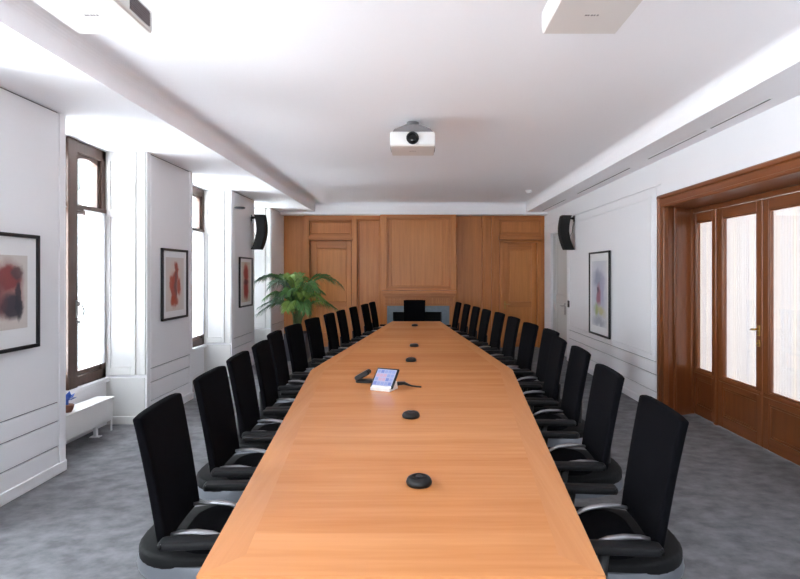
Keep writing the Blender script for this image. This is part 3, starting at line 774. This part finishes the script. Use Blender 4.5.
# ------------------------------------------------------------------ things on the table
mics = [(0.012, 2.17, 'microphone puck nearest the camera on the table'), (-0.03, 3.18, 'second microphone puck from the camera, in front of the touch panel'), (-0.049, 5.2, 'small microphone puck just behind the touch panel'), (-0.023, 6.24, 'fourth small black microphone puck, beyond the touch panel'), (-0.02, 8.65, 'farthest black microphone puck, by the head chair')]
mic0 = thing('table_microphone', '', 'microphone')
MB().lathe([(0, 0), (0.048, 0), (0.052, 0.006), (0.053, 0.012), (0.050, 0.022), (0.043, 0.030), (0.034, 0.0335), (0.027, 0.034), (0.024, 0.032), (0, 0.0325)], seg=32).build('housing', M['black_plastic'], mic0)
MB().lathe([(0, 0.032), (0.014, 0.032), (0.013, 0.0355), (0, 0.0362)], seg=20).build('button', M['dark_metal'], mic0)
for i, (x, y, l) in enumerate(mics):
    l = 'black domed '+l if 'black' not in l else l
    if i == 0: mic0.location = (x, y, TZ); mic0['label'] = l; mic0['group'] = 'microphone pucks along the table'
    else: dup(mic0, (x, y, TZ), 0, l, 'microphone pucks along the table')

tp = thing('touch_panel', 'tilted touch panel with lit blue screen on a white stand', 'touch panel', (-0.227, 3.96, TZ), R(-24))
MB().prism([(-0.088, 0), (0.05, 0), (0.03, 0.06), (-0.03, 0.05), (-0.088, 0.022)], 'x', -0.080, 0.080, bev=0.003).build('stand', M['white_plastic'], tp)
Tm = Matrix.Translation((0, -0.072, 0.024)) @ Matrix.Rotation(R(-44), 4, 'X')      # panel plane: local x right, z up, tilted back
hs = MB().box(-0.092, 0.092, 0.0, 0.016, 0.0, 0.170, 0.004, mat=Tm).build('housing', M['black_plastic'], tp)
sc_ = MB().box(-0.079, 0.079, -0.002, 0.0, 0.014, 0.156, mat=Tm).build('screen', M['screen'], hs)
ic = MB()
for r_ in range(4):
    for c_ in range(5):
        x0 = -0.074+c_*0.030; z0 = 0.021+r_*0.034
        mi = 1 if (r_ == 2 and c_ < 3) or (r_ == 1 and c_ in (1, 2)) else (2 if (r_+c_) % 4 == 0 else 0)
        ic.box(x0, x0+0.025, -0.0026, -0.0015, z0, z0+0.026, mat=Tm, mi=mi)
ic.build('screen_icons', [M['screen_blue'], M['screen_pink'], M['screen_deep']], hs)
cb = MB().tube([(0.03, 0.05, 0.02), (0.07, 0.08, 0.03), (0.10, 0.11, 0.03), (0.16, 0.12, 0.012), (0.23, 0.14, 0.006)], [0.012, 0.016, 0.014, 0.006, 0.005], 8)
cb.build('cable', M['black_plastic'], tp)
cc = thing('clamshell_case', 'small black open clamshell case left of the touch panel', 'case', (-0.395, 4.20, TZ), R(-8))
MB().prism(rr(0.075, -0.045, 0.045, 0.012, 3, 1.0), 'z', 0.0, 0.022, bev=0.005).build('base', M['black_plastic'], cc)
Tl = Matrix.Translation((-0.075, 0, 0.018)) @ Matrix.Rotation(R(-30), 4, 'Y')
MB().box(0.0, 0.125, -0.042, 0.042, -0.012, 0.028, 0.008, mat=Tl).build('lid', M['black_plastic'], cc)
MB().box(0.118, 0.14, -0.012, 0.012, 0.003, 0.012, 0.003, mat=Tl).build('latch', M['dark_metal'], cc)

# ------------------------------------------------------------------ projectors
def projector(name, label, loc, rz, wd, dp, hh, drop, sides=(-1, 1)):
    """origin on the ceiling above it; body hangs below"""
    root = thing(name, label, 'projector', loc, rz, 'ceiling projectors')
    zt = -drop; zb = zt-hh
    b = MB().box(-wd/2, wd/2, -dp/2, dp/2, zb+0.012, zt, 0.014, seg=2)
    bo = b.build('body', M['white_plastic'], root)
    MB().box(-wd/2+0.004, wd/2-0.004, -dp/2+0.006, dp/2-0.006, zb, zb+0.03, 0.006).build('bottom_cover', M['beige_plastic'], root)
    ln = MB()
    Tt = Matrix.Translation((0, -dp/2-0.012, zb+hh*0.52)) @ Matrix.Rotation(R(90), 4, 'X')
    ln.lathe([(0.0, -0.02), (0.056, -0.02), (0.060, 0.012), (0.050, 0.016), (0.044, 0.004)], (0, 0, 0), 28, mat=Tt)
    lo = ln.build('lens', M['black_plastic'], root)
    MB().lathe([(0.0, 0.012), (0.02, 0.0105), (0.036, 0.006), (0.044, 0.002)], (0, 0, 0), 24, mat=Tt).build('lens_glass', M['lens'], lo)
    for sx in sides:
        gr = MB()
        xx = sx*(wd/2+0.001)
        gr.box(min(xx, xx-sx*0.006), max(xx, xx-sx*0.006), -0.02, dp*0.40, zb+0.022, zt-0.02)
        for k in range(6): gr.box(min(xx, xx+sx*0.004), max(xx, xx+sx*0.004), -0.02, dp*0.40, zb+0.027+k*(hh-0.05)/6, zb+0.031+k*(hh-0.05)/6)
        gr.build('side_grille', M['grey_grille'], root)
    # a few small dark bars: the unreadable mark on the underside
    mk = MB()
    for k, q in enumerate((0.012, 0.008, 0.010, 0.008, 0.009)): mk.box(-0.032+k*0.0135, -0.032+k*0.0135+q, -0.006, 0.006, zb-0.0008, zb+0.002)
    mk.build('mark', M['grey_grille'], root)
    mt = MB().box(-wd*0.36, wd*0.36, -0.06, 0.10, zt-0.002, zt+0.012, 0.003)
    mt.prism([(-wd*0.46, zt), (wd*0.46, zt), (wd*0.40, zt+0.03), (0.06, zt+0.075), (-0.06, zt+0.075), (-wd*0.40, zt+0.03)], 'y', -dp*0.42, 0.05)
    mt.tube([(0, 0, zt+0.03), (0, 0, -0.012)], 0.021, 12).lathe([(0.06, 0), (0.06, -0.012), (0.03, -0.02), (0.03, -0.03)], (0, 0, 0), 20)
    mt.build('mount', M['mount_grey'], root)
    return root
projector('projector', 'white ceiling projector with black lens in the middle of the ceiling', (-0.032, 5.25, CEI), 0, 0.43, 0.42, 0.14, 0.14)
projector('projector', 'white projector cut off by the top edge, left, showing its side grille', (-1.485, 2.44, CEI), 0, 0.37, 0.40, 0.115, 0.185)
projector('projector', 'white projector cut off by the top edge, right, showing its underside', (0.805, 2.44, CEI), 0, 0.37, 0.40, 0.115, 0.185, (1,))

# ------------------------------------------------------------------ wall speakers
def speaker(loc, rz, label):
    """local +y points into the room, x along the wall; origin on the wall at bracket height"""
    root = thing('wall_speaker', label, 'speaker', loc, rz, 'curved wall speakers')
    n = 14; fr, bkp = [], []
    for k in range(n+1):
        t = k/n; z = 0.05-0.60*t
        bow = 0.042*(1-(2*t-0.85)**2)-0.035*max(0, t-0.5)
        fr.append((0.215+bow*1.2, z)); bkp.append((0.05+bow*1.2+0.01*math.sin(PI*t), z))
    prof = fr+bkp[::-1]
    MB().prism(prof, 'x', -0.085, 0.085, bev=0.006).build('cabinet', M['black_plastic'], root)
    g = MB(); outl = [(u+0.004, z) for u, z in fr]+[(u-0.02, z) for u, z in fr[::-1]]
    g.prism(outl, 'x', -0.072, 0.072)
    for k in range(1, n): g.box(-0.074, 0.074, fr[k][0]-0.005, fr[k][0]+0.007, fr[k][1]-0.003, fr[k][1]+0.003)
    g.build('grille', M['black_soft'], root)
    b = MB().box(-0.03, 0.03, 0, 0.012, -0.06, 0.05, 0.003).tube([(0, 0.01, 0.0), (0, 0.06, 0.0), (0, 0.11, 0.0)], [0.028, 0.016, 0.03], 10)
    b.build('bracket', M['black_plastic'], root)
    MB().tube([(0.0, 0.004, -0.06), (0.0, 0.03, -0.16), (0.0, 0.035, -0.24), (0, 0.09, -0.34)], 0.005, 6).build('cable', M['grey_grille'], root)
    return root
speaker((XL, 9.22, 2.555), R(-90), 'black curved loudspeaker on the left window-side wall above the palm')
speaker((XR, 9.33, 2.555), R(90), 'black curved loudspeaker on the right wall beside the white door')

# small dark disc fitting on the wall by the second window
wl = thing('wall_light', 'small flat dark disc fitting high on the left wall beside the second window', 'wall light', (XL, 8.34, 2.62))
MB().lathe([(0, -0.014), (0.075, -0.012), (0.088, 0.0), (0.075, 0.012), (0, 0.016)], (0.092, 0, 0), 24).build('shade', M['dark_metal'], wl)
MB().tube([(0.0, 0, 0.0), (0.05, 0, 0.004), (0.10, 0, 0.008)], 0.009, 8).box(0.0, 0.008, -0.02, 0.02, -0.03, 0.03, 0.002).build('arm', M['white_plastic'], wl)

# thermostat
th = MB().box(XR-0.022, XR, 9.60, 9.68, 0.98, 1.10, 0.004).build('wall_control', M['black_plastic'])
tag(th, 'small black control box on the right wall beside the white door', 'wall control')
MB().box(XR-0.024, XR-0.02, 9.615, 9.665, 1.04, 1.085).build('display', M['grey_grille'], th)

# ------------------------------------------------------------------ pictures
def picture(loc, rz, wd, ht, sheet_w, sheet_h, mat_art, label, dz=0.0):
    """local x right (seen from the room), -y into the room"""
    root = thing('framed_picture', label, 'picture', loc, rz, 'framed pictures')
    f = MB(); t = 0.026
    for q in ((-wd/2, -wd/2+t, -ht/2, ht/2), (wd/2-t, wd/2, -ht/2, ht/2), (-wd/2, wd/2, -ht/2, -ht/2+t), (-wd/2, wd/2, ht/2-t, ht/2)):
        f.box(q[0], q[1], -0.032, -0.004, q[2], q[3], 0.002)
    f.build('frame', M['frame_black'], root)
    MB().box(-wd/2+0.01, wd/2-0.01, -0.016, -0.002, -ht/2+0.01, ht/2-0.01).build('mat_board', M['mat_board'], root)
    MB().box(-sheet_w/2, sheet_w/2, -0.0185, -0.012, -sheet_h/2, sheet_h/2).build('artwork', mat_art, root, (0, 0, dz))
    return root
a1 = art('painting_dark_red', (206, 198, 192), [(0.02, 0.02, 0.16, 0.20, (150, 96, 92), 0.2, 0.9), (0.03, 0.10, 0.11, 0.09, (132, 60, 60), 0.2, 0.9), (0.11, 0.14, 0.05, 0.04, (92, 70, 74), 0.25, 0.9),
    (0.06, -0.10, 0.10, 0.09, (62, 60, 70), 0.2, 0.95), (0.13, -0.06, 0.03, 0.14, (58, 56, 66), 0.2, 0.9), (-0.10, 0.0, 0.10, 0.16, (120, 70, 70), 0.4, 0.8)], 0.05, 8)
a2 = art('painting_rust_figure', (214, 204, 198), [(0.0, -0.02, 0.17, 0.26, (222, 188, 172), 0.3, 0.6), (0.03, 0.14, 0.055, 0.12, (176, 72, 50), 0.25, 0.95), (-0.03, -0.06, 0.07, 0.20, (170, 74, 54), 0.25, 0.95),
    (-0.10, 0.02, 0.05, 0.07, (184, 80, 56), 0.3, 0.9), (0.10, -0.02, 0.05, 0.10, (180, 76, 54), 0.3, 0.9), (-0.03, -0.20, 0.09, 0.06, (182, 78, 50), 0.3, 0.9), (0.02, 0.0, 0.035, 0.18, (118, 82, 78), 0.4, 0.8)], 0.07, 9)
a3 = art('painting_red_column', (214, 206, 190), [(0.0, 0.0, 0.13, 0.32, (206, 130, 116), 0.35, 0.8), (0.0, 0.14, 0.11, 0.13, (178, 70, 58), 0.3, 0.95), (0.0, -0.13, 0.11, 0.15, (170, 62, 52), 0.3, 0.95), (0.0, 0.0, 0.12, 0.04, (108, 54, 54), 0.35, 0.85)], 0.05, 8)
a4 = art('painting_grey_violet', (216, 216, 218), [(0.0, 0.05, 0.30, 0.42, (186, 186, 200), 0.4, 0.8), (-0.05, 0.22, 0.16, 0.12, (142, 144, 166), 0.5, 0.8), (0.12, 0.05, 0.10, 0.22, (160, 156, 182), 0.5, 0.7), (-0.02, -0.02, 0.09, 0.15, (150, 64, 84), 0.4, 0.8),
    (0.05, -0.26, 0.20, 0.06, (186, 178, 104), 0.45, 0.7), (-0.12, -0.24, 0.08, 0.10, (150, 168, 96), 0.5, 0.7), (0.0, -0.42, 0.24, 0.07, (150, 152, 166), 0.5, 0.7), (-0.06, 0.04, 0.04, 0.05, (70, 70, 84), 0.4, 0.8)], 0.10, 7)
PXW = XL+0.003
picture((PXW, 3.665, 1.465), R(90), 0.66, 0.83, 0.43, 0.52, a1, 'black-framed dark red and black painting nearest the camera, cut by the left edge')
picture((PXW, 6.26, 1.47), R(90), 0.66, 0.82, 0.46, 0.62, a2, 'black-framed rust-red figure painting between the two windows')
picture((PXW, 8.87, 1.45), R(90), 0.66, 0.82, 0.46, 0.66, a3, 'black-framed red column painting on the left wall beside the palm')
picture((XR-0.011, 7.98, 1.29), R(-90), 0.88, 1.26, 0.66, 0.98, a4, 'tall black-framed grey and violet abstract picture on the right wall')

# ------------------------------------------------------------------ palm
palm = thing('potted_palm', 'bushy green palm in a dark slate planter in the far left corner', 'plant', (-2.2, 9.85, 0))
MB().prism([(-0.2, -0.2), (0.2, -0.2), (0.2, 0.2), (-0.2, 0.2)], 'z', 0, 0.50, bev=0.012, seg=2).build('planter', M['pot'], palm)
MB().box(-0.18, 0.18, -0.18, 0.18, 0.49, 0.512).build('soil', M['soil'], palm)
def frond(az, rad_, zt, zc, mat, base=(0, 0)):
    """arching frond: rachis is a curve from the soil over a high control point to the tip, drooping leaflets along both sides"""
    d = Vector((math.cos(az), math.sin(az), 0)); s = Vector((-math.sin(az), math.cos(az), 0))
    P0 = Vector((base[0], base[1], 0.50)); P1 = P0+d*rad_*0.14+Vector((0, 0, zc-0.5)); P2 = P0+d*rad_+Vector((0, 0, zt-0.5))
    n = 18; pts = [P0*(1-i/n)**2+P1*2*(i/n)*(1-i/n)+P2*(i/n)**2 for i in range(n+1)]
    L = sum((pts[i+1]-pts[i]).length for i in range(n))
    m = MB(); m.tube(pts, [0.009*(1-0.85*i/n)+0.0015 for i in range(n+1)], 5, mi=1)
    for i in range(5, n+1):
        for hh in (0.0, 0.33, 0.66):
            if i+hh > n: continue
            j = min(i+1, n); p = pts[i].lerp(pts[j], hh); tan = (pts[j]-pts[i-1]).normalized(); t = (i+hh)/n
            ll = 0.27*math.sin(PI*min(1, 0.14+0.80*t))**0.7*L**0.5
            for sg in (-1, 1):
                dirv = (tan*0.8+s*sg*0.75+Vector((0, 0, random.uniform(-0.1, 0.2)))).normalized()
                wv = dirv.cross(Vector((0, 0, 1))).normalized()
                wv = Matrix.Rotation(R(random.uniform(25, 75)*sg), 3, dirv) @ wv * 0.0105
                b = p+dirv*ll*0.5+Vector((0, 0, -0.01)); c = p+dirv*ll+Vector((0, 0, -ll*random.uniform(0.4, 0.7)))
                m.poly([p-wv*0.4, b-wv, b+wv, p+wv*0.4]); m.poly([b-wv, c, b+wv])
    return m.build('frond', [mat, M['stem']], palm)
LM = [M['leaf'], M['leaf_light'], M['leaf_dark']]
FR = [(180, .80, 1.38, 1.95, 2), (2, .83, 1.38, 1.98, 0), (165, .65, 1.5, 1.8, 0), (10, .6, 1.45, 1.75, 0), (90, .4, 1.5, 1.6, 1), (270, .35, 1.55, 1.7, 1), (230, .5, 1.35, 1.75, 2), (310, .55, 1.3, 1.75, 0), (120, .5, 1.45, 1.7, 0),
      (190, .72, .85, 1.35, 2), (200, .7, .98, 1.35, 2), (350, .7, .95, 1.35, 0), (20, .6, 1.05, 1.45, 0), (260, .5, .95, 1.35, 1), (290, .55, .9, 1.4, 0), (60, .5, 1.3, 1.5, 1), (150, .5, 1.2, 1.4, 2), (240, .5, 1.1, 1.5, 2),
      (330, .6, 1.1, 1.5, 1), (215, .6, 1.15, 1.5, 0), (280, .2, 1.6, 1.5, 1), (0, .15, 1.58, 1.5, 1), (180, .3, 1.56, 1.6, 0), (345, .5, 1.25, 1.45, 0), (195, .45, 1.0, 1.25, 0), (300, .4, 1.2, 1.45, 1), (250, .4, 1.25, 1.5, 0)]
for (az, r_, zt, zc, k) in FR:
    frond(R(az+random.uniform(-4, 4)), r_, zt, zc, LM[k], (random.uniform(-.06, .06), random.uniform(-.06, .06)))

# ------------------------------------------------------------------ house opposite
bld = thing('building', 'grey stone house seen through the upper window panes', 'building', (-13.3, 0, 0))
MB().box(-6, 0.3, 13, 46, -6, 7.6).build('facade', M['stone'], bld)
MB().box(-6.2, 0.55, 12.8, 46.2, 7.6, 8.0, 0.05).build('cornice', M['stone_light'], bld)
for y in (15.4, 18.2, 20.9, 23.6, 26.4, 29.2, 32.0, 34.8, 37.6):
    pts = [(y-0.55, 2.6), (y+0.55, 2.6), (y+0.55, 4.6)]+[(y+0.55*math.cos(R(a)), 4.6+0.35*math.sin(R(a))) for a in range(20, 180, 20)]+[(y-0.55, 4.6)]
    wf = MB().prism(pts, 'x', 0.25, 0.36).build('window_frame', M['stone_light'], bld)
    MB().box(0.34, 0.37, y-0.4, y+0.4, 2.7, 3.7).build('window_pane', M['shade_window'], wf)

struct(MB().box(-60, -12.6, 8, 60, -6.2, -6.0).build('ground', plain('street_paving', (120, 118, 114), 0.9, noise=0.15, nscale=1.5)))

# ------------------------------------------------------------------ light: overcast sky through the windows
wd = bpy.data.worlds.new('World'); S.world = wd; wd.use_nodes = True
nt = wd.node_tree
for n in list(nt.nodes): nt.nodes.remove(n)
out = nt.nodes.new('ShaderNodeOutputWorld'); bg = nt.nodes.new('ShaderNodeBackground')
tc = N(nt, 'ShaderNodeTexCoord'); sx = N(nt, 'ShaderNodeSeparateXYZ')
cr = N(nt, 'ShaderNodeValToRGB')
cr.color_ramp.elements[0].position = 0.0; cr.color_ramp.elements[0].color = (2.1, 2.26, 2.46, 1)
cr.color_ramp.elements[1].position = 1.0; cr.color_ramp.elements[1].color = (0.88, 0.95, 1.02, 1)
e = cr.color_ramp.elements.new(0.5); e.color = (0.95, 1.0, 1.05, 1)
mr = N(nt, 'ShaderNodeMapRange'); mr.inputs['From Min'].default_value = -1; mr.inputs['From Max'].default_value = 1
nt.links.new(tc.outputs['Generated'], sx.inputs[0]); nt.links.new(sx.outputs['Z'], mr.inputs['Value']); nt.links.new(mr.outputs[0], cr.inputs[0])
nt.links.new(cr.outputs[0], bg.inputs['Color']); bg.inputs['Strength'].default_value = 9.0
nt.links.new(bg.outputs[0], out.inputs[0])
def portal(name, loc, rot, sx_, sy_):
    l = bpy.data.lights.new(name, 'AREA'); l.shape = 'RECTANGLE'; l.size = sx_; l.size_y = sy_; l.cycles.is_portal = True
    o = bpy.data.objects.new(name, l); COL.objects.link(o); o.location = loc; o.rotation_euler = rot
for i, (a, b) in enumerate(REC): portal('window_portal', (XW-0.12, (a+b)/2, 1.7), (0, R(-90), 0), 2.4, b-a)
for a, b in BW: portal('window_portal', ((a+b)/2, YB-0.25, 1.65), (R(90), 0, 0), b-a, 2.3)
portal('door_portal', (XD+0.12, cy, 1.35), (0, R(90), 0), 1.75, 2.5)

# ------------------------------------------------------------------ camera
cam = bpy.data.cameras.new('camera'); co = bpy.data.objects.new('camera', cam); COL.objects.link(co)
co.location = (0, 0, EYE); co.rotation_euler = (R(90), 0, 0)
cam.sensor_width = 36; cam.lens = 533/800*36; cam.shift_x = -16/800; cam.shift_y = -16.5/800
cam.clip_start = 0.05; cam.clip_end = 200
S.camera = co
vs = S.view_settings
S.display_settings.display_device = 'sRGB'
vs.view_transform = 'Standard'; vs.look = 'None'; vs.gamma = 1.0; vs.use_curve_mapping = False
vs.exposure = 1.42
S.cycles.max_bounces = 14; S.cycles.diffuse_bounces = 8; S.cycles.glossy_bounces = 5; S.cycles.transparent_max_bounces = 12; S.cycles.transmission_bounces = 8
S.cycles.sample_clamp_indirect = 8
S.cycles.use_denoising = True
